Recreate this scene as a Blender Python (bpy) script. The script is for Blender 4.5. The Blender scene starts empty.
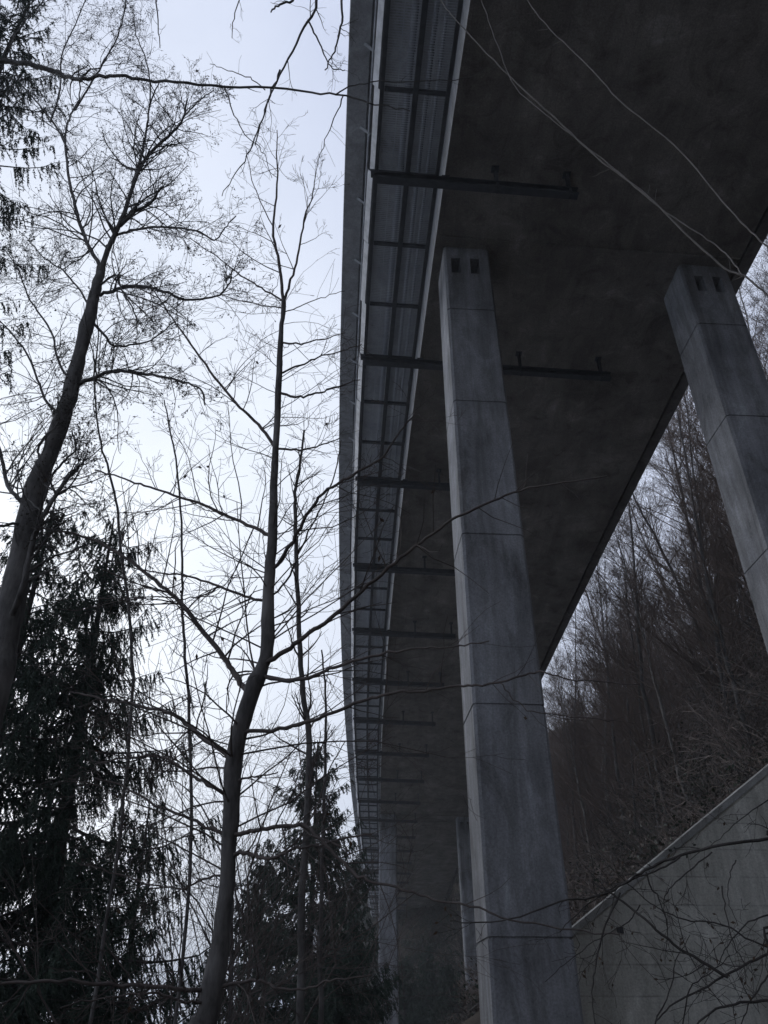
import bpy, bmesh, math, random
import numpy as np

rng = np.random.default_rng(11)
C = bpy.context.scene.collection
HAZE = .0009
R = math.radians

# ------------------------------------------------------------------ camera model
F, PITCH = 814.925, R(32.6939)
CP, SP = math.cos(PITCH), math.sin(PITCH)


def ray(u, v):
    x = (u - 384) / F
    y = (512 - v) / F
    return np.array([x, CP - y * SP, SP + y * CP])


def at(u, v, Y):
    r = ray(u, v)
    return r * (Y / r[1])


def depth(p):
    return p[1] * CP + p[2] * SP


# ------------------------------------------------------------------ mesh builder
class MB:
    """collects tubes, boxes, quads; build() links ONE mesh object"""

    def __init__(self):
        self.groups = {}
        self.v = []
        self.f = []
        self.fm = []
        self.nv = 0
        self.tri = []

    def tube(self, path, rad, sides=4, mi=0):
        path = np.asarray(path, float)
        rad = np.broadcast_to(np.asarray(rad, float), (len(path),))
        g = self.groups.setdefault((len(path), sides, mi), ([], []))
        g[0].append(path)
        g[1].append(np.array(rad))

    def poly(self, verts, faces, mi=0):
        verts = np.asarray(verts, float)
        self.v.append(verts)
        for f in faces:
            self.f.append([i + self.nv for i in f])
            self.fm.append(mi)
        self.nv += len(verts)

    def box(self, c, ax, ay, az, mi=0):
        c, ax, ay, az = [np.asarray(q, float) for q in (c, ax, ay, az)]
        vs = [c + sx * ax + sy * ay + sz * az for sx in (-1, 1) for sy in (-1, 1) for sz in (-1, 1)]
        self.poly(vs, [(0, 1, 3, 2), (4, 6, 7, 5), (0, 4, 5, 1), (2, 3, 7, 6), (0, 2, 6, 4), (1, 5, 7, 3)], mi)

    def bar(self, a, b, w, h, up=(0, 0, 1), mi=0):
        a, b, up = np.asarray(a, float), np.asarray(b, float), np.asarray(up, float)
        t = b - a
        L = np.linalg.norm(t)
        t = t / L
        n = np.cross(t, up)
        n /= np.linalg.norm(n)
        k = np.cross(n, t)
        self.box((a + b) / 2, t * L / 2, n * w / 2, k * h / 2, mi)

    def tris(self, P, D, Wv, mi=0):
        """many thin leaf-like quads: base P, direction D (with length), half width vector Wv"""
        self.tri.append((np.asarray(P), np.asarray(D), np.asarray(Wv), mi))

    def arrays(self):
        V, loops, starts, mats, n = [], [], [], [], 0
        ls = 0
        for (npt, sides, mi), (ps, rs) in self.groups.items():
            P = np.array(ps)
            Rr = np.array(rs)
            M = len(P)
            T = np.empty_like(P)
            T[:, 1:-1] = P[:, 2:] - P[:, :-2]
            T[:, 0] = P[:, 1] - P[:, 0]
            T[:, -1] = P[:, -1] - P[:, -2]
            T /= np.linalg.norm(T, axis=2, keepdims=True) + 1e-12
            mT = P[:, -1] - P[:, 0]
            ref = np.eye(3)[np.argmin(np.abs(mT), axis=1)]
            N = np.cross(T, ref[:, None, :])
            N /= np.linalg.norm(N, axis=2, keepdims=True) + 1e-12
            B = np.cross(T, N)
            a = np.arange(sides) * 2 * math.pi / sides
            ring = P[:, :, None, :] + Rr[:, :, None, None] * (
                np.cos(a)[None, None, :, None] * N[:, :, None, :] + np.sin(a)[None, None, :, None] * B[:, :, None, :])
            V.append(ring.reshape(-1, 3))
            i = np.arange(npt - 1)[:, None]
            j = np.arange(sides)[None, :]
            j2 = (j + 1) % sides
            q = np.stack([i * sides + j, i * sides + j2, (i + 1) * sides + j2, (i + 1) * sides + j], -1).reshape(-1, 4)
            q = (q[None] + (np.arange(M) * npt * sides)[:, None, None]).reshape(-1, 4) + n
            loops.append(q.reshape(-1))
            starts.append(ls + np.arange(len(q)) * 4)
            mats.append(np.full(len(q), mi))
            ls += len(q) * 4
            n += M * npt * sides
        for P, D, Wv, mi in self.tri:
            m = len(P)
            vs = np.stack([P, P + D * .45 + Wv, P + D, P + D * .45 - Wv], 1).reshape(-1, 3)
            V.append(vs)
            q = np.arange(m * 4) + n
            loops.append(q)
            starts.append(ls + np.arange(m) * 4)
            mats.append(np.full(m, mi))
            ls += m * 4
            n += m * 4
        if self.v:
            V.append(np.concatenate(self.v))
            lens = np.array([len(f) for f in self.f])
            fl = np.array([i for f in self.f for i in f]) + n
            loops.append(fl)
            starts.append(ls + np.concatenate([[0], np.cumsum(lens)[:-1]]))
            mats.append(np.array(self.fm))
        return np.concatenate(V), np.concatenate(loops), np.concatenate(starts), np.concatenate(mats)

    def mesh(self, name, mats, origin=(0, 0, 0), smooth=False):
        V, loops, starts, mi = self.arrays()
        V = V - np.asarray(origin)[None]
        me = bpy.data.meshes.new(name)
        me.vertices.add(len(V))
        me.vertices.foreach_set('co', V.astype(np.float32).ravel())
        me.loops.add(len(loops))
        me.loops.foreach_set('vertex_index', loops.astype(np.int32))
        me.polygons.add(len(starts))
        me.polygons.foreach_set('loop_start', starts.astype(np.int32))
        me.polygons.foreach_set('material_index', mi.astype(np.int32))
        me.update(calc_edges=True)
        me.validate()
        me.polygons.foreach_set('use_smooth', np.full(len(me.polygons), bool(smooth)))
        if self.v and not self.tri and not self.groups and self.nv < 60000:
            bm = bmesh.new()
            bm.from_mesh(me)
            bmesh.ops.recalc_face_normals(bm, faces=bm.faces)
            bm.to_mesh(me)
            bm.free()
        for m in (mats if isinstance(mats, (list, tuple)) else [mats]):
            me.materials.append(m)
        return me

    def build(self, name, mats, parent=None, smooth=False, origin=None):
        if origin is None:
            origin = parent['_o'] if parent is not None and '_o' in parent else (0, 0, 0)
        me = self.mesh(name, mats, origin, smooth)
        o = bpy.data.objects.new(name, me)
        C.objects.link(o)
        if parent is not None:
            o.parent = parent
        o['_o'] = tuple(float(q) for q in origin)
        return o


def tag(o, label=None, cat=None, group=None, kind=None):
    if label: o['label'] = label
    if cat: o['category'] = cat
    if group: o['group'] = group
    if kind: o['kind'] = kind
    return o


def empty(name, loc, label, cat, group=None):
    o = bpy.data.objects.new(name, None)
    C.objects.link(o)
    o.location = [float(q) for q in loc]
    o['_o'] = tuple(float(q) for q in loc)
    o.empty_display_size = .3
    return tag(o, label, cat, group)


# ------------------------------------------------------------------ materials
def nodes(name):
    m = bpy.data.materials.new(name)
    m.use_nodes = True
    nt = m.node_tree
    b = nt.nodes['Principled BSDF']
    b.inputs['Specular IOR Level'].default_value = .25
    return m, nt, b


def N(nt, t, **kw):
    n = nt.nodes.new(t)
    for k, v in kw.items():
        if k in n.inputs:
            n.inputs[k].default_value = v
        else:
            setattr(n, k, v)
    return n


def mapped(nt, scale, rot=(0, 0, 0)):
    tc = N(nt, 'ShaderNodeTexCoord')
    mp = N(nt, 'ShaderNodeMapping')
    mp.inputs['Scale'].default_value = scale
    mp.inputs['Rotation'].default_value = rot
    nt.links.new(tc.outputs['Object'], mp.inputs['Vector'])
    return mp.outputs['Vector']


def ramp(nt, src, stops):
    r = N(nt, 'ShaderNodeValToRGB')
    els = r.color_ramp.elements
    while len(els) < len(stops):
        els.new(.5)
    for e, (p, c) in zip(els, stops):
        e.position = p
        e.color = (*c, 1) if len(c) == 3 else c
    nt.links.new(src, r.inputs['Fac'])
    return r.outputs['Color']


def mix(nt, a, b, fac, mode='MIX'):
    n = N(nt, 'ShaderNodeMix', data_type='RGBA', blend_type=mode)
    for sock, val in ((n.inputs[0], fac), (n.inputs[6], a), (n.inputs[7], b)):
        if hasattr(val, 'node'):
            nt.links.new(val, sock)
        elif isinstance(val, (int, float)):
            sock.default_value = val
        else:
            sock.default_value = (*val, 1)
    return n.outputs[2]


def bump(nt, b, h, strength, dist):
    n = N(nt, 'ShaderNodeBump')
    n.inputs['Strength'].default_value = strength
    n.inputs['Distance'].default_value = dist
    nt.links.new(h, n.inputs['Height'])
    nt.links.new(n.outputs['Normal'], b.inputs['Normal'])


def concrete(name, lo, hi, streak=.5, boards=None, board_rot=(0, 0, 0), rough=.9, streak_scale=(3.2, 3.2, .09), patch=.8, seam=.5, grain=.6):
    m, nt, b = nodes(name)
    b.inputs['Roughness'].default_value = rough
    n1 = N(nt, 'ShaderNodeTexNoise', Scale=.55, Detail=8, Roughness=.62)
    nt.links.new(mapped(nt, (1, 1, 1)), n1.inputs['Vector'])
    c = ramp(nt, n1.outputs['Fac'], [(.3, lo), (.7, hi)])
    n2 = N(nt, 'ShaderNodeTexNoise', Scale=1, Detail=8, Roughness=.68, Distortion=.35)
    nt.links.new(mapped(nt, streak_scale), n2.inputs['Vector'])
    s = ramp(nt, n2.outputs['Fac'], [(.36, (.45, .44, .43)), (.5, (.9, .9, .9)), (.66, (1.35, 1.37, 1.4))])
    c = mix(nt, c, s, streak, 'MULTIPLY')
    # pale and dark weathering patches with ragged borders
    n5 = N(nt, 'ShaderNodeTexNoise', Scale=.9, Detail=10, Roughness=.72, Distortion=.8)
    nt.links.new(mapped(nt, (1.3, 1.3, .55)), n5.inputs['Vector'])
    c = mix(nt, c, ramp(nt, n5.outputs['Fac'], [(.34, (.58, .57, .55)), (.47, (.95, .95, .95)), (.56, (1, 1, 1)), (.68, (1.4, 1.42, 1.45))]), patch, 'MULTIPLY')
    n3 = N(nt, 'ShaderNodeTexNoise', Scale=26, Detail=6, Roughness=.7)
    nt.links.new(mapped(nt, (1, 1, 1)), n3.inputs['Vector'])
    g = ramp(nt, n3.outputs['Fac'], [(.3, (.62, .62, .62)), (.7, (1.25, 1.25, 1.25))])
    c = mix(nt, c, g, grain, 'MULTIPLY')
    # small blow holes
    vo = N(nt, 'ShaderNodeTexVoronoi', Scale=5.5, Randomness=1)
    nt.links.new(mapped(nt, (1, 1, 1)), vo.inputs['Vector'])
    h = ramp(nt, vo.outputs['Distance'], [(.035, (.35, .35, .35)), (.07, (1, 1, 1))])
    c = mix(nt, c, h, .55, 'MULTIPLY')
    height = n3.outputs['Fac']
    if boards:
        bt = N(nt, 'ShaderNodeTexBrick')
        bt.offset = .37
        for k, v in (('Scale', 1), ('Mortar Size', boards[2]), ('Brick Width', boards[0]), ('Row Height', boards[1]), ('Mortar Smooth', .6), ('Bias', 0)):
            bt.inputs[k].default_value = v
        bt.inputs['Color1'].default_value = (1, 1, 1, 1)
        bt.inputs['Color2'].default_value = (.84, .84, .83, 1)
        bt.inputs['Mortar'].default_value = (seam, seam, seam, 1)
        # let the seams wander a little
        wv = N(nt, 'ShaderNodeTexNoise', Scale=.8)
        vec = mapped(nt, (1, 1, 1), board_rot)
        nt.links.new(vec, wv.inputs['Vector'])
        ad = N(nt, 'ShaderNodeVectorMath', operation='MULTIPLY_ADD')
        nt.links.new(wv.outputs['Color'], ad.inputs[0])
        ad.inputs[1].default_value = (.03, .03, .03)
        nt.links.new(vec, ad.inputs[2])
        nt.links.new(ad.outputs[0], bt.inputs['Vector'])
        n4 = N(nt, 'ShaderNodeTexNoise', Scale=.9, Detail=3)
        nt.links.new(mapped(nt, (1, 1, 1)), n4.inputs['Vector'])
        fa = ramp(nt, n4.outputs['Fac'], [(.38, (.15, .15, .15)), (.62, (.9, .9, .9))])
        c = mix(nt, c, mix(nt, c, bt.outputs['Color'], 1.0, 'MULTIPLY'), fa)
    nt.links.new(c, b.inputs['Base Color'])
    bump(nt, b, height, .35, .02)
    return m


def bark(name, lo, hi, sc=9, ring=0):
    m, nt, b = nodes(name)
    b.inputs['Roughness'].default_value = .92
    n1 = N(nt, 'ShaderNodeTexNoise', Scale=sc, Detail=7, Roughness=.65)
    nt.links.new(mapped(nt, (2.2, 2.2, .6)), n1.inputs['Vector'])
    c = ramp(nt, n1.outputs['Fac'], [(.32, lo), (.68, hi)])
    n2 = N(nt, 'ShaderNodeTexNoise', Scale=1.7, Detail=4)
    nt.links.new(mapped(nt, (1, 1, 1)), n2.inputs['Vector'])
    l = ramp(nt, n2.outputs['Fac'], [(.52, (0, 0, 0)), (.68, (.6, .6, .6))])
    c = mix(nt, c, tuple(min(1, q * 1.7 + .01) for q in hi), l)
    nt.links.new(c, b.inputs['Base Color'])
    bump(nt, b, n1.outputs['Fac'], .6, .02)
    return m


def plain(name, lo, hi, sc=6, rough=.8, metal=0., stretch=(1, 1, 1)):
    m, nt, b = nodes(name)
    b.inputs['Roughness'].default_value = rough
    b.inputs['Metallic'].default_value = metal
    n1 = N(nt, 'ShaderNodeTexNoise', Scale=sc, Detail=6, Roughness=.65)
    nt.links.new(mapped(nt, stretch), n1.inputs['Vector'])
    nt.links.new(ramp(nt, n1.outputs['Fac'], [(.32, lo), (.68, hi)]), b.inputs['Base Color'])
    return m


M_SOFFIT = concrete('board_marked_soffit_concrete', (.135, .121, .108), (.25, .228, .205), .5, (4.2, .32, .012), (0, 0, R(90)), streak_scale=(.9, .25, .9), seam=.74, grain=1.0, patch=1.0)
M_PIER = concrete('streaked_pillar_concrete', (.155, .158, .168), (.31, .314, .325), .6, None, streak_scale=(2.8, 2.8, .3), patch=1.0, grain=.8)
M_EDGE = concrete('edge_beam_concrete', (.26, .265, .275), (.36, .365, .375), .35)
M_WEB = concrete('skylit_web_concrete', (.34, .345, .35), (.48, .485, .49), .35)  # sky light on the girder's left side, put into a paler colour
M_WALL = concrete('formwork_wall_concrete', (.43, .42, .37), (.62, .605, .545), .45, (2.4, .56, .022), (R(90), 0, 0), streak_scale=(2.2, 2.2, .2), seam=.55, grain=.8)
M_COPE = concrete('pale_coping_concrete', (.24, .24, .225), (.36, .36, .34), .5)
M_STEEL = plain('weathered_dark_steel', (.03, .032, .037), (.06, .062, .068), 5, .75)
M_GALV = plain('dull_galvanised_steel', (.27, .28, .3), (.55, .57, .6), 2.2, .55)
M_GRATE = plain('grating_steel', (.22, .24, .27), (.44, .46, .49), .9, .6)
M_PIPE = plain('grey_plastic_pipe', (.16, .17, .19), (.24, .25, .27), 2, .5)
M_BARK = bark('smooth_grey_bark', (.05, .047, .045), (.125, .118, .112), 8)
M_BARKD = bark('dark_bark', (.03, .027, .025), (.065, .058, .052), 10)
M_BARKP = bark('pale_grey_bark', (.1, .092, .085), (.2, .185, .17), 7)
M_TWIG = plain('brown_twig_bark', (.06, .05, .046), (.12, .1, .09), 5, .9)
M_HTWIG = plain('purplish_brown_twigs', (.085, .063, .052), (.16, .122, .102), .4, .9)
M_TWIGP = plain('greyish_twig_bark', (.11, .1, .092), (.19, .175, .16), 5, .9)
M_BUD = plain('dark_catkin', (.03, .024, .02), (.06, .046, .036), 5, .9)
M_LEAF = plain('withered_brown_leaf', (.05, .034, .022), (.1, .062, .036), 5, .85)
M_NEEDLE = plain('spruce_needles', (.022, .036, .028), (.055, .08, .056), 3, .8)
M_LITTER = plain('dead_leaf_and_bramble', (.06, .049, .043), (.19, .152, .128), 2.5, .95)
M_IVY = plain('dark_ivy_leaves', (.014, .02, .012), (.04, .055, .03), 2, .6)
M_BRUSH = plain('dry_brush_stems', (.13, .108, .096), (.32, .265, .23), 1.2, .95)

m, nt, b = nodes('leaf_litter_ground')
b.inputs['Roughness'].default_value = .97
n1 = N(nt, 'ShaderNodeTexNoise', Scale=.35, Detail=10, Roughness=.68)
nt.links.new(mapped(nt, (1, 1, 1)), n1.inputs['Vector'])
n2 = N(nt, 'ShaderNodeTexNoise', Scale=9, Detail=6, Roughness=.7)
nt.links.new(mapped(nt, (1, 1, 1)), n2.inputs['Vector'])
c1 = ramp(nt, n1.outputs['Fac'], [(.32, (.03, .026, .02)), (.55, (.065, .05, .038)), (.72, (.05, .055, .028))])
c2 = ramp(nt, n2.outputs['Fac'], [(.3, (.5, .5, .5)), (.7, (1.5, 1.4, 1.3))])
c1 = mix(nt, c1, c2, .8, 'MULTIPLY')
tcg = N(nt, 'ShaderNodeTexCoord')
sx = N(nt, 'ShaderNodeSeparateXYZ')
nt.links.new(tcg.outputs['Object'], sx.inputs[0])
def band(a, b_):
    mr = N(nt, 'ShaderNodeMapRange')
    mr.inputs['From Min'].default_value = a
    mr.inputs['From Max'].default_value = b_
    nt.links.new(sx.outputs['X'], mr.inputs['Value'])
    return mr.outputs['Result']
n5 = N(nt, 'ShaderNodeTexNoise', Scale=.12, Detail=8, Roughness=.6)
nt.links.new(mapped(nt, (1, 1, 1)), n5.inputs['Vector'])
bounce_snow = ramp(nt, n5.outputs['Fac'], [(.42, (.2, .19, .14)), (.5, (.62, .65, .7))])  # patchy snow tone on the unseen left valley, lightened to bounce light up
c1 = mix(nt, c1, bounce_snow, band(-9, -16))
nt.links.new(c1, b.inputs['Base Color'])
bump(nt, b, n2.outputs['Fac'], .8, .12)
M_GROUND = m

# ------------------------------------------------------------------ viaduct alignment
DS = .2
S0 = -40.
st = np.arange(S0, 236, DS)
kk = np.where(st < 100, .00175845 - 1.6218e-05 * np.clip(st, -40, 100), 0.00013)
th = np.cumsum(kk) * DS
i0 = int(round(-S0 / DS))
th = th - th[i0] - .0911945
CX = np.cumsum(np.sin(th)) * DS
CY = np.cumsum(np.cos(th)) * DS
CX = CX - CX[i0] + 2.71015
CY = CY - CY[i0]
gr = -.0467011 + .000343051 * np.clip(st, -40, 136)
CZ = np.cumsum(gr) * DS
CZ = CZ - CZ[i0] + 20
CROSS = .0333881
WID = 8.91


def dk(s, off, dz=0.):
    """world point at station s, lateral offset off (right of the soffit's left edge), dz above the soffit plane"""
    x = np.interp(s, st, CX)
    y = np.interp(s, st, CY)
    z = np.interp(s, st, CZ)
    a = np.interp(s, st, th)
    return np.array([x + math.cos(a) * off, y - math.sin(a) * off, z + dz - CROSS * off])


# ------------------------------------------------------------------ terrain
def sstep(a, b, x):
    t = np.clip((x - a) / (b - a), 0, 1)
    return t * t * (3 - 2 * t)


def vnoise(x, y, seed=0):
    return (np.sin(x * .9 + seed) * np.cos(y * 1.1 - seed * 2) + .6 * np.sin(x * 2.3 - y * 1.7 + seed) + .4 * np.cos(x * 4.1 + y * 3.3 + seed * 3)) / 2


def ground_z(x, y):
    x = np.asarray(x, float)
    y = np.asarray(y, float)
    yw = y - .0443 * (np.clip(x, 0, 22) - 2.5)
    foot = np.where(y < 100, 17.5 - 17.7 * sstep(19.06, 19.36, yw) + 4.6 * sstep(30, 75, y), 0)
    foot = np.where(y >= 100, 4.4 - 44 * sstep(100, 185, y), foot)
    t = np.maximum(x - foot, 0)
    hill = .66 * np.minimum(t, 10) + 1.02 * np.clip(t - 10, 0, 40) + .35 * np.clip(t - 50, 0, 60)
    hill = np.where(hill > 60, 60 + (hill - 60) * .3, hill)
    left = np.clip(-3 - x, 0, None)
    z = -1.6 - 22 * (1 - np.exp(-left * .2 / 22)) + hill
    z = z + .12 * vnoise(x * .6, y * .6) + .35 * sstep(0, 12, t) * vnoise(x * .3, y * .25, 2)
    # unseen bank behind the camera, added to darken the faces turned towards it
    z = z + .5 * np.clip(-y - 10, 0, 60) * sstep(-30, -6, x)
    z = z + .012 * np.clip(np.hypot(x, y) - 300, 0, None)
    return z


def axis(lo, hi, fine, far):
    a = list(np.arange(lo, hi + .01, fine))
    q, d = hi, fine
    while q < far:
        d *= 1.22
        q += d
        a.append(q)
    q, d = lo, fine
    while q > -far:
        d *= 1.22
        q -= d
        a.insert(0, q)
    return np.array(a)


gx = axis(-30, 60, 1.0, 1600)
gy = axis(-20, 200, 1.0, 1600)
gy = np.unique(np.round(np.concatenate([gy, np.arange(18.9, 20.5, .1)]), 3))
GX, GY = np.meshgrid(gx, gy)
GZ = ground_z(GX, GY)
mb = MB()
nx_ = len(gx)
q = (np.arange(len(gy) - 1)[:, None] * nx_ + np.arange(nx_ - 1)[None]).ravel()
mb.poly(np.stack([GX, GY, GZ], -1).reshape(-1, 3), np.stack([q, q + 1, q + nx_ + 1, q + nx_], 1).tolist())
tag(mb.build('ground', M_GROUND, smooth=True), kind='structure')

# ------------------------------------------------------------------ viaduct
VO = dk(15.8, 4.4)
VO[2] = float(ground_z(VO[0], VO[1]))
via = empty('viaduct', VO, 'tall grey concrete road viaduct on paired slim pillars with walkway hung along its left edge', 'bridge')


def sweep(profile, s0, s1, step, mb, cap=True, alt=()):
    ss = np.arange(s0, s1 + 1e-6, step)
    n = len(profile)
    mi_list = []
    V = np.array([dk(s, o, z) for s in ss for (o, z) in profile])
    fs = []
    for j in range(n):
        j2 = (j + 1) % n
        q = [(i * n + j, i * n + j2, (i + 1) * n + j2, (i + 1) * n + j) for i in range(len(ss) - 1)]
        fs += q
        mb_alt = 1 if j in alt else 0
        mi_list.extend([mb_alt] * len(q))
    if cap:
        fs.append(tuple(range(n))[::-1])
        fs.append(tuple((len(ss) - 1) * n + j for j in range(n)))
        mi_list.extend([0, 0])
    mb.poly(V, fs)
    mb.fm[-len(fs):] = mi_list


SA, SB = -38, 232
mb = MB()
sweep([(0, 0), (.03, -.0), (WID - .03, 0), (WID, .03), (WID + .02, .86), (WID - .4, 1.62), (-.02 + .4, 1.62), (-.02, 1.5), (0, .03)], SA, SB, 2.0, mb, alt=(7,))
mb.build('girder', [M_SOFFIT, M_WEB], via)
mb = MB()
sweep([(-.018, 1.503), (-2.12, 1.72), (-2.12, 2.05), (WID + .3, 2.05), (WID + .3, 1.22), (WID + .023, 1.2), (WID - .37, 1.64), (.36, 1.64)], SA, SB, 2.0, mb)
mb.build('deck_slab', M_EDGE, via)
mb = MB()
sweep([(-2.68, 1.36), (-2.16, 1.34), (-2.123, 1.40), (-2.123, 2.4), (-2.3, 2.9), (-2.60, 2.9), (-2.70, 1.9), (-2.70, 1.38)], SA, SB, 2.0, mb)
mb.build('edge_beam', M_EDGE, via)
mb = MB()
sweep([(WID + .303, .45), (WID + .67, .48), (WID + .69, .5), (WID + .66, 1.6), (WID + .5, 2.6), (WID + .35, 2.6), (WID + .303, 1.5)], SA, SB, 2.0, mb)
mb.build('edge_beam', M_EDGE, via)

# light pipe with clips on the lower inside corner of the left edge beam
mb = MB()
mb.tube([dk(s, -2.07, 1.27) for s in np.arange(-6, 190, 1.0)], .035, 6)
pipe_ = mb.build('conduit', M_GALV, via, smooth=True)
for s in np.arange(-4, 120, 2.17):
    mb = MB()
    mb.bar(dk(s, -2.02, 1.25), dk(s - .14, -2.3, 1.335), .07, .04)
    mb.build('clip', M_GALV, pipe_)
# drain pipes below the cantilever
for off, dz, r_ in ((-1.12, 1.28, .085), (-.62, 1.2, .06), (-.38, 1.05, .045)):
    mb = MB()
    mb.tube([dk(s, off, dz) for s in np.arange(-10, 190, 1.0)], r_, 8)
    for s in np.arange(-8.2, 188, 3.2):
        mb.tube([dk(s, off, dz), dk(s + .12, off, dz)], r_ * 1.25, 8)
        mb.bar(dk(s + .4, off, dz), dk(s + .4, off, 1.58), .03, .03, up=(0, 1, 0))
    mb.build('drain_pipe', M_PIPE, via, smooth=True)

# steel cross beams with their hangers
BEAMS = [13.25 + 6.53 * k for k in range(-2, 27)]


def ibeam(mb, s, o0, o1, z0, w=.22, h=.2):
    for zz, ww, hh in ((z0, w, .024), (z0 + h, w, .024), (z0 + h / 2, .02, h - .025)):
        mb.bar(dk(s, o0, zz), dk(s, o1, zz), ww, hh)


for k, s in enumerate(BEAMS):
    mb = MB()
    near = abs(s - 19.78) < .1
    o1 = 6.2 if near else 3.42
    ibeam(mb, s, -1.93, o1, -.87)
    for o in (-1.9, -.05):
        mb.bar(dk(s, o, -.66), dk(s, o, -.58), .2, .2, up=(0, 1, 0))
    bm_ = mb.build('cross_beam', M_STEEL, via)
    for o in ((3.24, 5.9) if near else (1.3, 3.22)):
        mb = MB()
        for ds in (-.07, .07):
            mb.bar(dk(s + ds, o, -.92), dk(s + ds, o, -.02), .07, .025, up=(0, 1, 0))
        mb.box(dk(s, o, -.014), (.1, 0, 0), (0, .1, 0), (0, 0, .012))
        mb.build('hanger', M_STEEL, bm_)

# walkway: dark frame, straight grating panels, pale kick plates
mb = MB()
WS = np.arange(BEAMS[0], 184, 2.1767)
for i in range(len(WS) - 1):
    a, b_ = WS[i], WS[i + 1]
    for o in (-1.86, -1.05, -.28):
        wdt = .1 if o != -1.05 else .13
        mb.bar(dk(a, o, -.56), dk(b_, o, -.56), wdt, .1)
    mb.bar(dk(a, -1.8, -.555), dk(a, -.33, -.555), .09, .09)
walk = mb.build('walkway', M_STEEL, via)
for i in range(len(WS) - 1):
    a, b_ = WS[i], WS[i + 1]
    j = rng.uniform(-.022, .022)
    mb = MB()
    nb = int((b_ - a) / .058)
    for q in range(nb):
        s = a + (q + .5) * (b_ - a) / nb
        t = (s - a) / (b_ - a)
        A = dk(a, -1.88 + j, -.49) * (1 - t) + dk(b_, -1.88 + j, -.49) * t
        B = dk(a, -.26 + j, -.49) * (1 - t) + dk(b_, -.26 + j, -.49) * t
        mb.bar(A, B, .018, .006)
    for o in (-1.88, -1.47, -.66, -.26):
        mb.bar(dk(a + .01, o + j, -.475), dk(b_ - .01, o + j, -.475), .02, .018)
    p = mb.build('grating_panel', M_GRATE, walk)
    mb = MB()
    q_ = [dk(s_, -1.93 + jj + o_, z_) for s_, jj in ((a + .015, j), (b_ - .015, j * 1.7)) for o_, z_ in ((0, -.61), (-.13, -.45), (-.122, -.44), (.008, -.60))]
    mb.poly(q_, [(0, 1, 5, 4), (1, 2, 6, 5), (2, 3, 7, 6), (3, 0, 4, 7), (0, 3, 2, 1), (4, 5, 6, 7)])
    mb.build('kick_plate', M_GALV, p)
# handrail of the walkway
for i in range(0, len(WS) - 1):
    a, b_ = WS[i], WS[i + 1]
    if i % 3 == 0:
        mb = MB()
        mb.tube([dk(a, -1.9, -.55), dk(a, -1.9, .6)], .022, 6)
        mb.build('rail_post', M_STEEL, walk)
mb = MB()
for zz in (.1, .6):
    mb.tube([dk(s, -1.9, zz) for s in WS], .02, 6)
mb.build('handrail', M_STEEL, walk)


# pillars
def octa(s, o0, o1, s0, s1, z, inset=0., ch=.09):
    a = float(np.interp(s, st, th))
    b0 = dk(s, 0)
    l = np.array([math.cos(a), -math.sin(a), 0])
    t = np.array([math.sin(a), math.cos(a), 0])
    o0 += inset
    o1 -= inset
    s0 += inset
    s1 -= inset
    pts = [(o0 + ch, s0), (o1 - ch, s0), (o1, s0 + ch), (o1, s1 - ch), (o1 - ch, s1), (o0 + ch, s1), (o0, s1 - ch), (o0, s0 + ch)]
    return [np.array([b0[0], b0[1], 0]) + l * o + t * q + np.array([0, 0, z]) for o, q in pts]


def pillar(s, top, bot, d, joints, pockets=(.3, .7), ch=.09):
    ztop = dk(s, top[0])[2] + .06
    c = dk(s, (bot[0] + bot[1]) / 2)
    zb = float(ground_z(c[0], c[1])) - 1.5
    lev = [(zb, 0)]
    for j in joints:
        if j > zb + .3:
            lev += [(j - .024, 0), (j - .02, .022), (j + .02, .022), (j + .024, 0)]
    lev.append((ztop, 0))
    V = []
    for z, ins in lev:
        t = (z - zb) / (ztop - zb)
        o0 = bot[0] + (top[0] - bot[0]) * t
        o1 = bot[1] + (top[1] - bot[1]) * t
        V += octa(s, o0, o1, 0, d, z, ins, ch)
    fs = []
    for i in range(len(lev) - 1):
        for j in range(8):
            fs.append((i * 8 + j, i * 8 + (j + 1) % 8, (i + 1) * 8 + (j + 1) % 8, (i + 1) * 8 + j))
    fs.append(tuple(range(8))[::-1])
    fs.append(tuple((len(lev) - 1) * 8 + j for j in range(8)))
    mb = MB()
    mb.poly(V, fs)
    o = mb.build('pillar', M_PIER, via)
    if pockets:
        a = float(np.interp(s, st, th))
        l = np.array([math.cos(a), -math.sin(a), 0])
        t = np.array([math.sin(a), math.cos(a), 0])
        cm = MB()
        w = top[1] - top[0]
        for fr in pockets:
            c = dk(s, top[0] + w * fr)
            c[2] = ztop - .84
            cm.box(c, l * .135, t * .55, (0, 0, .31))
        cut = cm.build('cutter', M_PIER, via)
        md = o.modifiers.new('pockets', 'BOOLEAN')
        md.object = cut
        md.operation = 'DIFFERENCE'
        md.solver = 'EXACT'
        bpy.context.view_layer.update()
        dg = bpy.context.evaluated_depsgraph_get()
        me = bpy.data.meshes.new_from_object(o.evaluated_get(dg))
        o.modifiers.clear()
        old = o.data
        o.data = me
        bpy.data.meshes.remove(old)
        bpy.data.objects.remove(cut)
        me.name = 'pillar'
    return o


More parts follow.
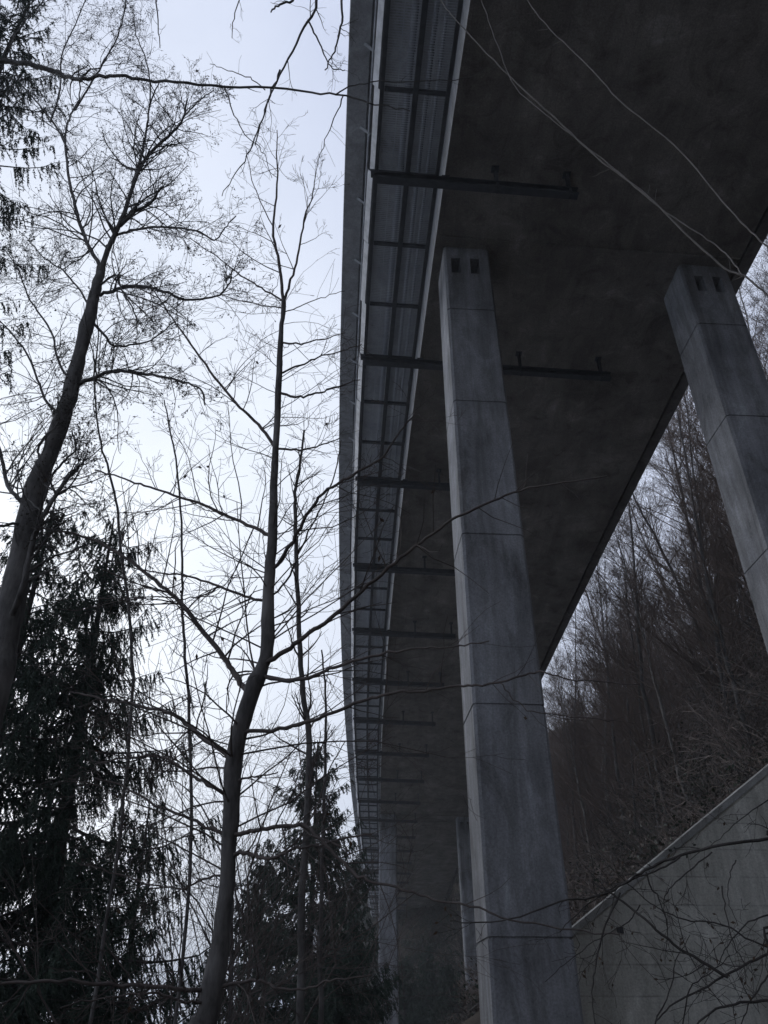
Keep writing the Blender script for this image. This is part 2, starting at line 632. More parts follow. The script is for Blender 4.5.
JT = [1.41, 5.57, 9.55, 13.47, 16.75]
pillar(15.8, (.25, 1.57), (.33, 1.88), 1.36, JT, (.25, .665), ch=.06)
pillar(15.8, (7.2, 8.64), (7.66, 9.2), 1.36, [j - .1 for j in JT], (.34, .71), ch=.06)
pillar(79.4, (-.12, 1.5), (-.2, 1.6), 1.4, [4, 8, 12, 15.4], ch=.12)
pillar(79.4, (7.1, 8.6), (7.4, 8.8), 1.4, [4, 8, 12, 15.4], ch=.12)
pillar(142.8, (.3, 1.6), (.3, 1.8), 1.2, [8, 12, 15.4], None)
pillar(142.8, (7.3, 8.6), (7.3, 8.8), 1.2, [12, 15.4], None)
for s in (15.45, 79.0, 142.4):
    mb = MB()
    for ds in (0,) if s < 40 else (0, 2.4):
        mb.bar(dk(s + ds, .05, -.03), dk(s + ds, WID - .05, -.03), .07, .06)
    mb.build('drip_strip', M_SOFFIT, via)

# ------------------------------------------------------------------ retaining wall
w0 = np.array([2.5, 19.0])
w1 = np.array([20.5, 19.79])
zt = lambda x: 1.95 + (x - 4.02) * (5.37 - 1.95) / (9.07 - 4.02)
WO = np.array([(w0[0] + w1[0]) / 2, 19.3, -1.6])
wl = empty('retaining_wall', WO, 'pale board marked concrete wing wall with sloping top beside the near pillar', 'wall')
mb = MB()
tv = (w1 - w0) / np.linalg.norm(w1 - w0)
nv = np.array([-tv[1], tv[0]])
V = []
for q, dd in ((w0, 0), (w1, 0), (w1, .4), (w0, .4)):
    p = q + nv * dd
    V.append((p[0], p[1], -3))
for q, dd in ((w0, 0), (w1, 0), (w1, .4), (w0, .4)):
    p = q + nv * dd
    V.append((p[0], p[1], zt(q[0]) - .16))
mb.poly(V, [(3, 2, 1, 0), (4, 5, 6, 7), (0, 1, 5, 4), (1, 2, 6, 5), (2, 3, 7, 6), (3, 0, 4, 7)])
mb.build('wall_face', M_WALL, wl)
mb = MB()
V = []
for dz in (-.158, 0):
    for q, dd in ((w0, -.05), (w1, -.05), (w1, .46), (w0, .46)):
        p = q + nv * dd
        V.append((p[0], p[1], zt(q[0]) + dz))
mb.poly(V, [(3, 2, 1, 0), (4, 5, 6, 7), (0, 1, 5, 4), (1, 2, 6, 5), (2, 3, 7, 6), (3, 0, 4, 7)])
mb.build('coping', M_COPE, wl)
mb = MB()
hp = at(620, 930, 19.1)
mb.box((hp[0], 19.085 + (hp[0] - 4) * .044 - .02, hp[2]), (.07, .003, 0), (0, .03, 0), (0, 0, .06))
mb.build('drain_outlet', M_STEEL, wl)


# ------------------------------------------------------------------ plants
def catmull(P, n):
    P = np.asarray(P, float)
    if len(P) == 2:
        t = np.linspace(0, 1, n)[:, None]
        return P[0] * (1 - t) + P[1] * t
    E = np.concatenate([[2 * P[0] - P[1]], P, [2 * P[-1] - P[-2]]])
    u = np.linspace(0, len(P) - 1 - 1e-6, n)
    i = u.astype(int)
    t = (u - i)[:, None]
    a, b_, c, d = E[i], E[i + 1], E[i + 2], E[i + 3]
    return .5 * (2 * b_ + (c - a) * t + (2 * a - 5 * b_ + 4 * c - d) * t ** 2 + (3 * b_ - a - 3 * c + d) * t ** 3)


def unit(v):
    return v / (np.linalg.norm(v) + 1e-12)


def world(pts, Y0, Y1):
    out = []
    n = max(1, len(pts) - 1)
    for i, p in enumerate(pts):
        out.append(np.array(p, float) if len(p) == 3 else at(p[0], p[1], Y0 + (Y1 - Y0) * i / n))
    return np.array(out)


def limb(mb, pts, w0, w1, Y0, Y1=None, sides=6, jit=.006, sub=5, trunk=None):
    """a hand-laid limb: image points with a distance, or world points; widths in pixels"""
    P = world(pts, Y0, Y0 if Y1 is None else Y1)
    if trunk is not None:
        dist = np.linalg.norm(trunk - P[0], axis=1)
        if dist.min() < .26:
            P[0] = trunk[dist.argmin()]
    n = (len(P) - 1) * sub + 1
    Q = catmull(P, n)
    Q[1:-1] += rng.normal(0, jit, (n - 2, 3))
    d = np.maximum(np.array([depth(p) for p in Q]), .8)
    w = np.linspace(w0, w1, n)
    rad = w / 2 * d / F
    mb.tube(Q, rad, sides)
    return Q, rad


def grow(mb, p, d, L, r, lev, kids=5, up=.12, wig=.16, tips=None, ang=(.5, 1.0), rmin=.0016, mi=0):
    n = 7 if lev > 0 else 5
    path = [p]
    for i in range(n - 1):
        d = unit(d + rng.normal(0, wig, 3) + np.array([0, 0, up]))
        p = p + d * (L / (n - 1))
        path.append(p)
    path = np.array(path)
    rad = np.maximum(np.linspace(r, r * .35, n), rmin)
    mb.tube(path, rad, 5 if r > .012 else 3, mi)
    if tips is not None:
        tips.append(path[-1])
        if lev == 0:
            tips.append(path[-3])
    if lev > 0:
        k = int(kids * rng.uniform(.7, 1.3) + .5)
        for t in np.sort(rng.uniform(.15, 1, k)):
            u = t * (n - 1)
            i = min(int(u), n - 2)
            q = path[i] + (path[i + 1] - path[i]) * (u - i)
            tg = unit(path[i + 1] - path[i])
            pr = unit(np.cross(tg, rng.normal(0, 1, 3)))
            a = rng.uniform(*ang)
            grow(mb, q, tg * math.cos(a) + pr * math.sin(a), L * rng.uniform(.3, .62) * (1.15 - .5 * t), max(r * (1 - .6 * t) * .55, rmin), lev - 1, kids, up, wig, tips, ang, rmin, mi)


def dress(mb, Q, rad, n, L, lev=1, kids=5, up=.1, wig=.16, tips=None, t0=.15, flat=0., rs=.45, rmin=.0016, ang=(.6, 1.15)):
    """side twigs along a hand-laid limb"""
    m = len(Q)
    for t in np.sort(rng.uniform(t0, 1, n)):
        u = t * (m - 1)
        i = min(int(u), m - 2)
        q = Q[i] + (Q[i + 1] - Q[i]) * (u - i)
        tg = unit(Q[i + 1] - Q[i])
        pr = rng.normal(0, 1, 3)
        pr[1] *= 1 - flat
        pr = unit(np.cross(tg, np.cross(pr, tg)))
        a = rng.uniform(*ang)
        grow(mb, q, tg * math.cos(a) + pr * math.sin(a), L * rng.uniform(.5, 1.2) * (1.2 - .6 * t), max(min(rad[i] * rs, .016), rmin), lev, kids, up, wig, tips, rmin=rmin)


def buds(mb, pts, size, mi=0):
    P = np.asarray(pts)
    m = len(P)
    D = rng.normal(0, 1, (m, 3))
    D[:, 2] -= .8
    D = D / np.linalg.norm(D, axis=1, keepdims=True) * size * rng.uniform(.7, 1.5, (m, 1))
    Wv = np.cross(D, rng.normal(0, 1, (m, 3)))
    Wv = Wv / np.linalg.norm(Wv, axis=1, keepdims=True) * size * .28
    mb.tris(P, D, Wv, mi)
    mb.tris(P, D, np.cross(D, Wv) / np.linalg.norm(D, axis=1, keepdims=True), mi)


def base_of(pts, Y):
    p = at(pts[0][0], pts[0][1], Y)
    z = float(ground_z(p[0], p[1]))
    return np.array([p[0], p[1], z])


# --- the forked tree in the middle
Y = 7.0
tp = [(196, 1052), (205, 1024), (222, 930), (231, 820), (233, 760), (252, 692), (266, 655), (268, 600), (272, 540), (276, 440), (281, 340), (284, 302)]
bo = base_of(tp, Y)
root = empty('bare_tree', bo, 'dark bare tree with a forked crooked stem in front of the sky', 'tree')
mb = MB()
P = world(tp, Y, Y)
P = np.concatenate([[[P[0][0] - .02, P[0][1], bo[2] - .3]], P])
Q = catmull(P, 70)
Q[2:] += rng.normal(0, .004, Q[2:].shape)
wv = np.array([29, 27, 25, 17, 16, 16.5, 16.5, 13.5, 11.5, 9.5, 7.2, 5.2, 4.2])
dd = np.array([max(depth(p), 4.8) for p in P])
rad = np.interp(np.linspace(0, len(P) - 1, 70), np.arange(len(P)), wv / 2 * dd / F)
mb.tube(Q, rad * (1 + np.convolve(rng.normal(0, .1, len(rad) + 2), [.33, .34, .33], 'valid')), 14)
mb.build('trunk', M_BARK, root, smooth=True)
mb = MB()
tips = []
L_ = [  # points, w0, w1, Y0, Y1, twigs, twig length, level
    ([(284, 304), (279, 262), (273, 230), (277, 190), (277, 160), (277, 130)], 4.2, .9, 7, 7.1, 9, .55, 1),
    ([(284, 304), (291, 280), (299, 250), (305, 215), (312, 198), (316, 172)], 3.6, .8, 7, 6.8, 8, .5, 1),
    ([(274, 228), (262, 205), (252, 180), (246, 150)], 1.5, .7, 7.1, 7.4, 3, .3, 0),
    ([(283, 296), (262, 288), (240, 275), (215, 255), (190, 238)], 2.6, .9, 7, 7.6, 8, .5, 1),
    ([(283, 308), (262, 305), (240, 300), (215, 292)], 1.8, .8, 7, 7.3, 5, .4, 0),
    ([(284, 312), (300, 306), (320, 298), (345, 291)], 1.6, .7, 7, 6.7, 4, .35, 0),
    ([(282, 345), (300, 344), (320, 340), (345, 333)], 2.6, 1.0, 7, 6.7, 5, .4, 0),
    ([(281, 368), (300, 365), (318, 357), (342, 351), (362, 344)], 2.8, 1.0, 7, 6.6, 5, .4, 0),
    ([(280, 400), (300, 397), (320, 392), (338, 386), (360, 380)], 3.4, 1.2, 7, 6.6, 5, .4, 0),
    ([(276, 442), (258, 424), (240, 407), (215, 377), (190, 344), (168, 312), (150, 285)], 4.6, 1.2, 7, 7.8, 14, .6, 1),
    ([(279, 452), (300, 449), (320, 446), (340, 438)], 3, 1.1, 7, 6.7, 5, .4, 1),
    ([(270, 531), (255, 528), (240, 522), (210, 507), (180, 497), (150, 487), (125, 479), (95, 470)], 5.4, 1.6, 7, 8, 18, .7, 1),
    ([(264, 604), (250, 598), (220, 587), (190, 577), (165, 573), (140, 570)], 4.4, 1.4, 7, 7.7, 14, .6, 1),
    ([(220, 587), (200, 596), (175, 601), (150, 606)], 2.4, .9, 7.3, 7.2, 5, .4, 0),
    ([(248, 697), (238, 680), (227, 662), (208, 638), (190, 614), (175, 597), (150, 577), (125, 557), (90, 539), (55, 530), (25, 528)], 7.8, 2, 7, 8.4, 20, .75, 1),
    ([(277, 569), (288, 550), (300, 527), (320, 497), (340, 482), (360, 471), (384, 455), (400, 432), (416, 412)], 5.4, 1.6, 7, 5.9, 9, .5, 1),
    ([(278, 598), (290, 575), (305, 540), (322, 505), (336, 470), (341, 440)], 3, 1, 7, 6.7, 6, .4, 1),
    ([(269, 664), (290, 648), (310, 632), (330, 619), (362, 591), (394, 563), (420, 543), (451, 521), (480, 507), (513, 492), (555, 484), (607, 476)], 6.4, 1.5, 7, 5.4, 12, .5, 0),
    ([(267, 680), (290, 680), (320, 674), (345, 663), (388, 652), (425, 648), (459, 646), (489, 641)], 5.4, 1.2, 7, 5.8, 8, .45, 0),
    ([(252, 732), (280, 729), (310, 721), (332, 713), (360, 702), (388, 694), (425, 690), (459, 686), (482, 685), (523, 676), (541, 672), (575, 680), (640, 684)], 5.2, 1.3, 7, 5.5, 10, .45, 0),
    ([(500, 683), (515, 700), (532, 712), (565, 716), (610, 722)], 1.7, .9, 5.8, 5.6, 3, .3, 0),
    ([(238, 842), (248, 832), (262, 829), (290, 826), (305, 826), (322, 842), (345, 864), (363, 879), (396, 887), (435, 900), (477, 909), (510, 919), (573, 930), (620, 935)], 6, 1.6, 7, 5.6, 10, .45, 0),
    ([(236, 846), (248, 853), (260, 858), (275, 858), (292, 850), (320, 845), (345, 838), (372, 834)], 6, 1.6, 7, 6.3, 9, .5, 1),
    ([(272, 858), (300, 838), (318, 800), (332, 765), (345, 742)], 2.4, 1, 6.8, 7.2, 7, .5, 1),
    ([(238, 790), (245, 778), (262, 776), (278, 772)], 3.4, 1.2, 7, 6.8, 4, .35, 1),
    ([(230, 758), (210, 742), (195, 731), (172, 714), (145, 707), (110, 700), (70, 692)], 7.4, 2, 7, 7.9, 14, .6, 1),
    ([(221, 796), (205, 783), (190, 774), (165, 759), (130, 757), (95, 764)], 5.4, 1.6, 7, 7.6, 12, .6, 1),
    ([(220, 834), (200, 824), (180, 814), (150, 802), (125, 787), (95, 778)], 4.6, 1.4, 7, 7.5, 12, .6, 1),
    ([(222, 868), (205, 878), (185, 888), (150, 884), (110, 872), (75, 862)], 3, 1.2, 7, 7.4, 9, .5, 1),
    ([(214, 992), (190, 989), (150, 986), (100, 984), (50, 981), (0, 984), (-40, 982)], 6.4, 3, 7, 6.4, 10, .5, 1),
    ([(222, 986), (240, 982), (262, 981), (280, 989), (310, 988), (330, 981), (372, 975)], 5, 1.6, 7, 6.6, 8, .45, 1),
    ([(205, 1010), (180, 1000), (150, 993), (110, 998), (60, 1008)], 4, 1.5, 7, 6.2, 8, .45, 1),
]
for pts, a, b_, y0, y1, nt_, tl, lv in L_:
    Qb, rb = limb(mb, pts, a * .8, b_ * .95, y0, y1, trunk=Q)
    dress(mb, Qb, rb, int(nt_ * 1.35), tl * 1.6, lv + (1 if lv and a < 6 else 0), 3.4, .012, .13, tips, .12, rmin=.0019, flat=.5)
dress(mb, Q, rad, 58, 1.7, 2, 4, .015, .12, tips, .28, rs=.15, rmin=.0019, flat=.6, ang=(.8, 1.4))
mb.build('crown', M_TWIG, root, smooth=True)
mb = MB()
buds(mb, [tips[i] for i in rng.choice(len(tips), 34, False)], .055)
mb.build('withered_leaves', M_LEAF, root)

# --- the big alder at the left
Y = 8.2
tp = [(-48, 900), (-22, 760), (-2, 680), (7, 632), (20, 557), (38, 482), (60, 427), (78, 362), (91, 310), (101, 268)]
bo = base_of(tp, Y)
root = empty('bare_tree', bo, 'tall bare tree with thick leaning trunk and dark catkins at the left edge', 'tree')
mb = MB()
P = world(tp, Y, Y + .5)
P = np.concatenate([[[P[0][0], P[0][1], bo[2] - .3]], P])
Q = catmull(P, 60)
Q[2:] += rng.normal(0, .006, Q[2:].shape)
wv = np.array([38, 34, 31, 28, 25, 22, 19.5, 17, 14, 11.5, 9])
dd = np.array([max(depth(p), 5.5) for p in P])
rad = np.interp(np.linspace(0, len(P) - 1, 60), np.arange(len(P)), wv / 2 * dd / F)
mb.tube(Q, rad * (1 + np.convolve(rng.normal(0, .1, len(rad) + 2), [.33, .34, .33], 'valid')), 16)
mb.build('trunk', M_BARK, root, smooth=True)
mb = MB()
tips = []
L_ = [
    ([(100, 272), (108, 250), (116, 232), (125, 210), (132, 188), (142, 165), (155, 148), (175, 130), (183, 118), (187, 100)], 8.6, 2, 8.7, 9, 26, .85, 2),
    ([(133, 186), (139, 165), (143, 148), (147, 128), (150, 105), (160, 80)], 4.8, 1.4, 8.9, 8.6, 16, .7, 2),
    ([(120, 226), (135, 212), (150, 203), (160, 190), (163, 186)], 5.4, 2.4, 8.8, 8.5, 9, .6, 1),
    ([(97, 270), (91, 250), (80, 225), (74, 200), (70, 185), (66, 155), (66, 130), (72, 112), (80, 95), (78, 65)], 5.6, 1.4, 8.7, 9.2, 24, .75, 2),
    ([(80, 392), (90, 380), (102, 374), (118, 371), (135, 372), (158, 376), (180, 381), (200, 389), (205, 405)], 6, 2, 8.6, 8, 16, .6, 1),
    ([(100, 301), (110, 292), (120, 288), (135, 286), (152, 288), (168, 293), (185, 300), (205, 298), (220, 295), (230, 282), (232, 270)], 5.4, 1.8, 8.7, 8.1, 18, .65, 1),
    ([(115, 236), (130, 231), (148, 228), (165, 227), (185, 229), (200, 232), (215, 240), (225, 228), (236, 216)], 4, 1.4, 8.8, 8.3, 14, .6, 1),
    ([(107, 290), (115, 275), (122, 290), (134, 312), (138, 335)], 3.4, 1.4, 8.7, 8.2, 9, .55, 1),
    ([(92, 318), (105, 335), (112, 345), (130, 345), (150, 340), (175, 322)], 4, 1.4, 8.6, 8.9, 12, .6, 2),
    ([(15, 512), (8, 485), (0, 452), (-12, 415), (-25, 380)], 6, 3, 8.5, 8.8, 12, .7, 2),
    ([(33, 470), (38, 452), (45, 436), (55, 428), (64, 415)], 4, 1.5, 8.5, 8.2, 9, .6, 1),
    ([(28, 520), (12, 524), (-10, 528)], 5, 3, 8.4, 8.1, 5, .5, 1),
    ([(14, 622), (22, 590), (30, 550), (42, 518), (58, 492), (72, 474), (80, 465)], 10, 4, 8.2, 7.9, 14, .6, 1),
    ([(38, 520), (50, 480), (65, 460), (76, 448), (72, 430)], 4.5, 1.6, 8.2, 8, 8, .5, 1),
    ([(60, 420), (45, 400), (38, 380), (25, 350), (8, 330), (-15, 305)], 4, 1.4, 8.6, 9.1, 18, .75, 2),
    ([(70, 385), (58, 360), (50, 330), (30, 300), (18, 270), (5, 250)], 3.6, 1.2, 8.6, 9.2, 18, .75, 2),
    ([(90, 310), (80, 290), (62, 270), (45, 258), (28, 240)], 3, 1.2, 8.7, 9, 14, .7, 2),
    ([(68, 150), (58, 130), (45, 112), (30, 95), (15, 80), (-10, 70)], 3, 1.3, 9, 9.3, 14, .75, 2),
    ([(75, 110), (90, 85), (105, 60), (118, 35), (125, 8), (128, -25)], 2.8, 1.2, 9, 9.2, 18, .7, 2),
    ([(50, 122), (60, 90), (62, 55), (75, 25), (90, -10)], 2.8, 1.2, 9, 9.3, 16, .7, 2),
    ([(20, 85), (10, 50), (22, 25), (40, 5), (60, -20)], 2.8, 1.2, 9.2, 9.4, 16, .7, 2),
    ([(183, 118), (195, 105), (205, 96), (214, 90)], 2.2, 1, 9, 8.8, 7, .5, 1),
    ([(150, 104), (150, 80), (144, 55), (135, 30), (133, 5)], 2.2, 1, 8.6, 8.5, 11, .55, 1),
]
for pts, a, b_, y0, y1, nt_, tl, lv in L_:
    Qb, rb = limb(mb, pts, a * .74, b_ * .8, y0, y1, trunk=Q)
    dress(mb, Qb, rb, int(nt_ * 1.7), tl * 1.6, 2, 5, .03, .16, tips, .1, rmin=.0021, rs=.45, flat=.4)
mb.build('crown', M_BARK, root, smooth=True)
mb = MB()
sel = rng.choice(len(tips), int(len(tips) * .3), False)
buds(mb, [tips[i] for i in sel], .032)
mb.build('catkins', M_BUD, root)

# --- tree outside the frame whose branch crosses the top
bo = np.array([-6.0, 4.6, float(ground_z(-6.0, 4.6))])
root = empty('bare_tree', bo, 'bare tree just beyond the left edge whose long bough crosses the top of the view', 'tree')
mb = MB()
Q = catmull([(bo[0], bo[1], bo[2] - .3), (-5.95, 4.6, 2), (-6.0, 4.55, 6), (-5.9, 4.5, 9.5), (-5.8, 4.4, 13.5)], 40)
mb.tube(Q, np.linspace(.2, .07, 40), 10)
mb.build('trunk', M_BARK, root, smooth=True)
mb = MB()
tips = []
L_ = [
    ([(-5.95, 4.55, 7.2), (-60, 70), (0, 62), (20, 63), (45, 68), (65, 75), (80, 80), (100, 76), (125, 77), (165, 82), (225, 86), (300, 91), (345, 96), (375, 104), (410, 111)], 6.5, 1.2, 4.6, 4.4, 6, .35, 0),
    ([(335, 95), (350, 86), (380, 82), (440, 80), (475, 76)], 1.7, .8, 4.4, 4.2, 2, .25, 0),
    ([(-5.85, 4.45, 11.5), (60, -160), (200, -110), (300, -60), (316, 0), (300, 35), (280, 75), (265, 110), (255, 145)], 4.6, 1.2, 4.6, 5.2, 16, .55, 1),
    ([(300, -60), (335, -40), (342, 10), (339, 35), (333, 55), (325, 70)], 3, 1.2, 5, 5, 7, .4, 1),
    ([(280, 70), (270, 95), (262, 120), (250, 150), (235, 175), (222, 196)], 2, .8, 5.1, 5.2, 8, .4, 1),
    ([(308, 20), (318, 40), (325, 55), (332, 68), (345, 70)], 2, .9, 5, 4.9, 6, .35, 1),
    ([(343, 96), (336, 115), (325, 140), (315, 176)], 1.5, .6, 4.4, 4.4, 4, .3, 0),
    ([(225, 86), (232, 110), (245, 135), (262, 150), (272, 178)], 1.4, .6, 4.5, 4.6, 5, .4, 0),
    ([(265, 90), (250, 78), (228, 70), (210, 64)], 1.2, .6, 4.5, 4.5, 4, .3, 0),
    ([(80, 80), (90, 70), (100, 68)], 2.4, 1.2, 4.6, 4.5, 3, .25, 0),
    ([(180, -110), (158, -30), (158, 20), (160, 48)], 2, .8, 5, 5, 4, .3, 0),
    ([(250, -90), (245, -20), (235, 12), (232, 38)], 1.8, .7, 5, 5, 5, .3, 1),
    ([(300, -60), (296, -5), (280, 4), (271, 12)], 3, 1.6, 5, 4.9, 3, .2, 0),
]
for pts, a, b_, y0, y1, nt_, tl, lv in L_:
    Qb, rb = limb(mb, pts, a, b_, y0, y1)
    dress(mb, Qb, rb, nt_, tl, lv, 4, -.03, .18, tips, .35, rmin=.0014)
mb.build('crown', M_BARK, root, smooth=True)

# --- whips arching across the deck's underside from the right
bo = np.array([4.6, 3.4, float(ground_z(4.6, 3.4))])
root = empty('shrub', bo, 'greyish whip thin shoots arching from the right edge across the dark underside', 'shrub')
mb = MB()
for pts, a, b_, y0, y1, nt_ in (
        ([(4.6, 3.4, bo[2] - .1), (4.5, 3.4, 1.2), (840, 345), (800, 318), (768, 295), (744, 276), (725, 268), (686, 234), (641, 190), (602, 162), (563, 125), (518, 84), (479, 45), (446, 8), (430, -20)], 2.6, 1.0, 3.6, 4.2, 3),
        ([(742, 275), (730, 258), (716, 245), (690, 228), (650, 200), (610, 165), (572, 136), (520, 92), (507, 70), (492, 30), (478, -10)], 1.5, .8, 3.5, 4.0, 4),
        ([(4.65, 3.45, bo[2] - .1), (4.8, 3.4, 1.4), (830, 305), (768, 247), (741, 222), (708, 184), (674, 145), (619, 100), (592, 70), (563, 42), (540, 18), (520, -12)], 1.9, .9, 3.6, 4.4, 4)):
    Qb, rb = limb(mb, pts, a, b_, y0, y1, jit=.003)
    dress(mb, Qb, rb, nt_, .25, 0, 3, .05, .12, None, .35, rmin=.0012)
mb.build('crown', M_TWIGP, root, smooth=True)

# --- brambly bush in front of the wall
bo = np.array([4.4, 5.0, float(ground_z(4.4, 5.0))])
root = empty('shrub', bo, 'bare dark shrub with long bent twigs in front of the pale wing wall', 'shrub')
mb = MB()
g = bo[2] - .1
L_ = [
    ([(4.4, 5., g), (4.3, 5, .6), (800, 836), (768, 839), (712, 847), (664, 861), (640, 873), (614, 890), (590, 898), (560, 902), (510, 919), (470, 923), (450, 921)], 5, 1.1, 5, 5.2, 12),
    ([(680, 857), (655, 872), (630, 880), (600, 896), (575, 915), (560, 932)], 2.5, 1, 5, 5.3, 6),
    ([(4.3, 5., g), (4., 5, -.4), (800, 935), (768, 953), (737, 969), (702, 989), (675, 1003), (655, 1022)], 4.4, 1.6, 5, 4.9, 8),
    ([(728, 977), (700, 960), (668, 940), (640, 915), (614, 895), (602, 888), (592, 882)], 4.2, 1.6, 4.9, 5.1, 6),
    ([(4.35, 5., g), (4., 5, -.1), (800, 938), (768, 947), (731, 928), (710, 922), (687, 921), (670, 914), (655, 906), (633, 888), (622, 878)], 2.8, 1, 5, 5.3, 8),
    ([(646, 872), (652, 890), (658, 896), (666, 920), (668, 938)], 2.2, 1, 5, 5, 4),
    ([(620, 893), (610, 915), (601, 940), (594, 972), (592, 1000), (595, 1030)], 2.6, 1.4, 5.1, 5, 6),
    ([(712, 852), (690, 870), (672, 886), (664, 905), (668, 930)], 1.8, .8, 5, 5.1, 5),
    ([(768, 915), (745, 925), (725, 950), (718, 965)], 2, 1, 5, 5, 4),
    ([(768, 1000), (740, 1003), (715, 1010), (690, 1030)], 3.6, 2, 4.8, 4.8, 5),
    ([(768, 975), (752, 1000), (738, 1030)], 2.4, 1.2, 4.8, 4.8, 4),
    ([(722, 886), (726, 915), (735, 945), (744, 962)], 2, .9, 4.9, 4.9, 3),
    ([(736, 860), (730, 876), (728, 900), (738, 926)], 1.6, .8, 4.9, 4.9, 3),
    ([(640, 905), (625, 925), (600, 938), (570, 960), (545, 982)], 1.6, .8, 5.2, 5.3, 5),
    ([(768, 800), (742, 818), (720, 838), (690, 860)], 1.4, .8, 5, 5, 4),
    ([(655, 1025), (672, 985), (676, 960), (690, 935)], 2, .8, 4.9, 4.9, 4),
    ([(682, 1030), (690, 990), (712, 972), (730, 955)], 2, .9, 4.9, 4.8, 4),
]
tips = []
for pts, a, b_, y0, y1, nt_ in L_:
    Qb, rb = limb(mb, pts, a * .8, b_ * .85, y0, y1, jit=.003)
    dress(mb, Qb, rb, nt_, .35, 1, 3, .02, .16, tips, .1, rmin=.0013)
mb.build('crown', M_BARKD, root, smooth=True)
mb = MB()
buds(mb, [tips[i] for i in rng.choice(len(tips), 60, False)], .026)
mb.build('withered_leaves', M_LEAF, root)


# --- saplings and poles
def pole(pts, w0, w1, Y, label, ntw, tl, mat=M_BARK, lev=1, name='sapling', Y1=None, up=.1):
    bo = base_of(pts, Y)
    root = empty(name, bo, label, 'tree')
    P = world(pts, Y, Y if Y1 is None else Y1)
    P = np.concatenate([[[P[0][0], P[0][1], bo[2] - .2]], P])
    n = len(P) * 5
    Q = catmull(P, n)
    Q[1:] += rng.normal(0, .006, Q[1:].shape)
    d = np.maximum(np.array([depth(p) for p in Q]), Y * .85)
    rad = np.linspace(w0, w1, n) / 2 * d / F
    mb = MB()
    mb.tube(Q, rad, 7)
    mb.build('trunk', mat, root, smooth=True)
    mb = MB()
    dress(mb, Q, rad, ntw, tl, lev, 4, up, .12, None, .3, rs=.4, rmin=.002)
    mb.build('crown', M_TWIG, root, smooth=True)
    return root


pole([(300, 1030), (302, 900), (308, 800), (309, 740), (302, 680), (298, 600), (296, 532), (295, 492), (300, 467), (304, 430)], 9, 2, 11, 'tall slender pole like bare sapling rising in front of the small spruce', 26, .8)
pole([(321, 1030), (320, 964), (322, 884), (325, 784), (326, 700), (322, 650)], 6.5, 1.6, 13, 'thin short bare sapling in front of the small spruce, right of the taller pole', 18, .9)
pole([(230, 1030), (232, 880), (240, 780), (246, 735)], 6, 1.5, 14, 'thin bare sapling standing just right of the forked tree stem', 16, .9)
pole([(110, 900), (128, 760), (132, 650), (120, 547), (117, 507), (106, 460), (100, 442), (95, 400), (94, 360)], 4, 1.3, 9.5, 'very thin whip like sapling between the left tree and the forked tree', 16, .55, lev=0)
pole([(188, 900), (190, 760), (185, 650), (182, 597), (182, 542), (177, 467), (170, 430), (164, 400)], 4, 1.2, 10, 'very thin whip like sapling just left of the forked tree crown', 14, .55, lev=0)
for (u, Y, h, lb) in ((165, 12, 6.2, 'bare multi stemmed bush filling the gap between the large spruce and the forked tree'),
                      (195, 17, 7.0, 'bare bush behind the foot of the forked tree'),
                      (262, 20, 9.5, 'fine twigged bare bush between the forked tree and the small spruce'),
                      (345, 34, 9.0, 'fine twigged bare bush between the small spruce and the far pillar')):
    p = at(u, 1000, Y)
    bo = np.array([p[0], p[1], float(ground_z(p[0], p[1]))])
    root = empty('shrub', bo, lb, 'shrub')
    mb = MB()
    for k in range(7):
        a = rng.uniform(0, 6.28)
        t = rng.uniform(.05, .32)
        hh = h * rng.uniform(.6, 1.05)
        grow(mb, bo + np.array([math.cos(a) * .25, math.sin(a) * .25, -.1]), np.array([math.cos(a) * t, math.sin(a) * t, 1]), hh, .017 * h / 6, 2, 9, .0, .2, None, (.4, .95), .0026)
    mb.build('crown', M_TWIG, root)


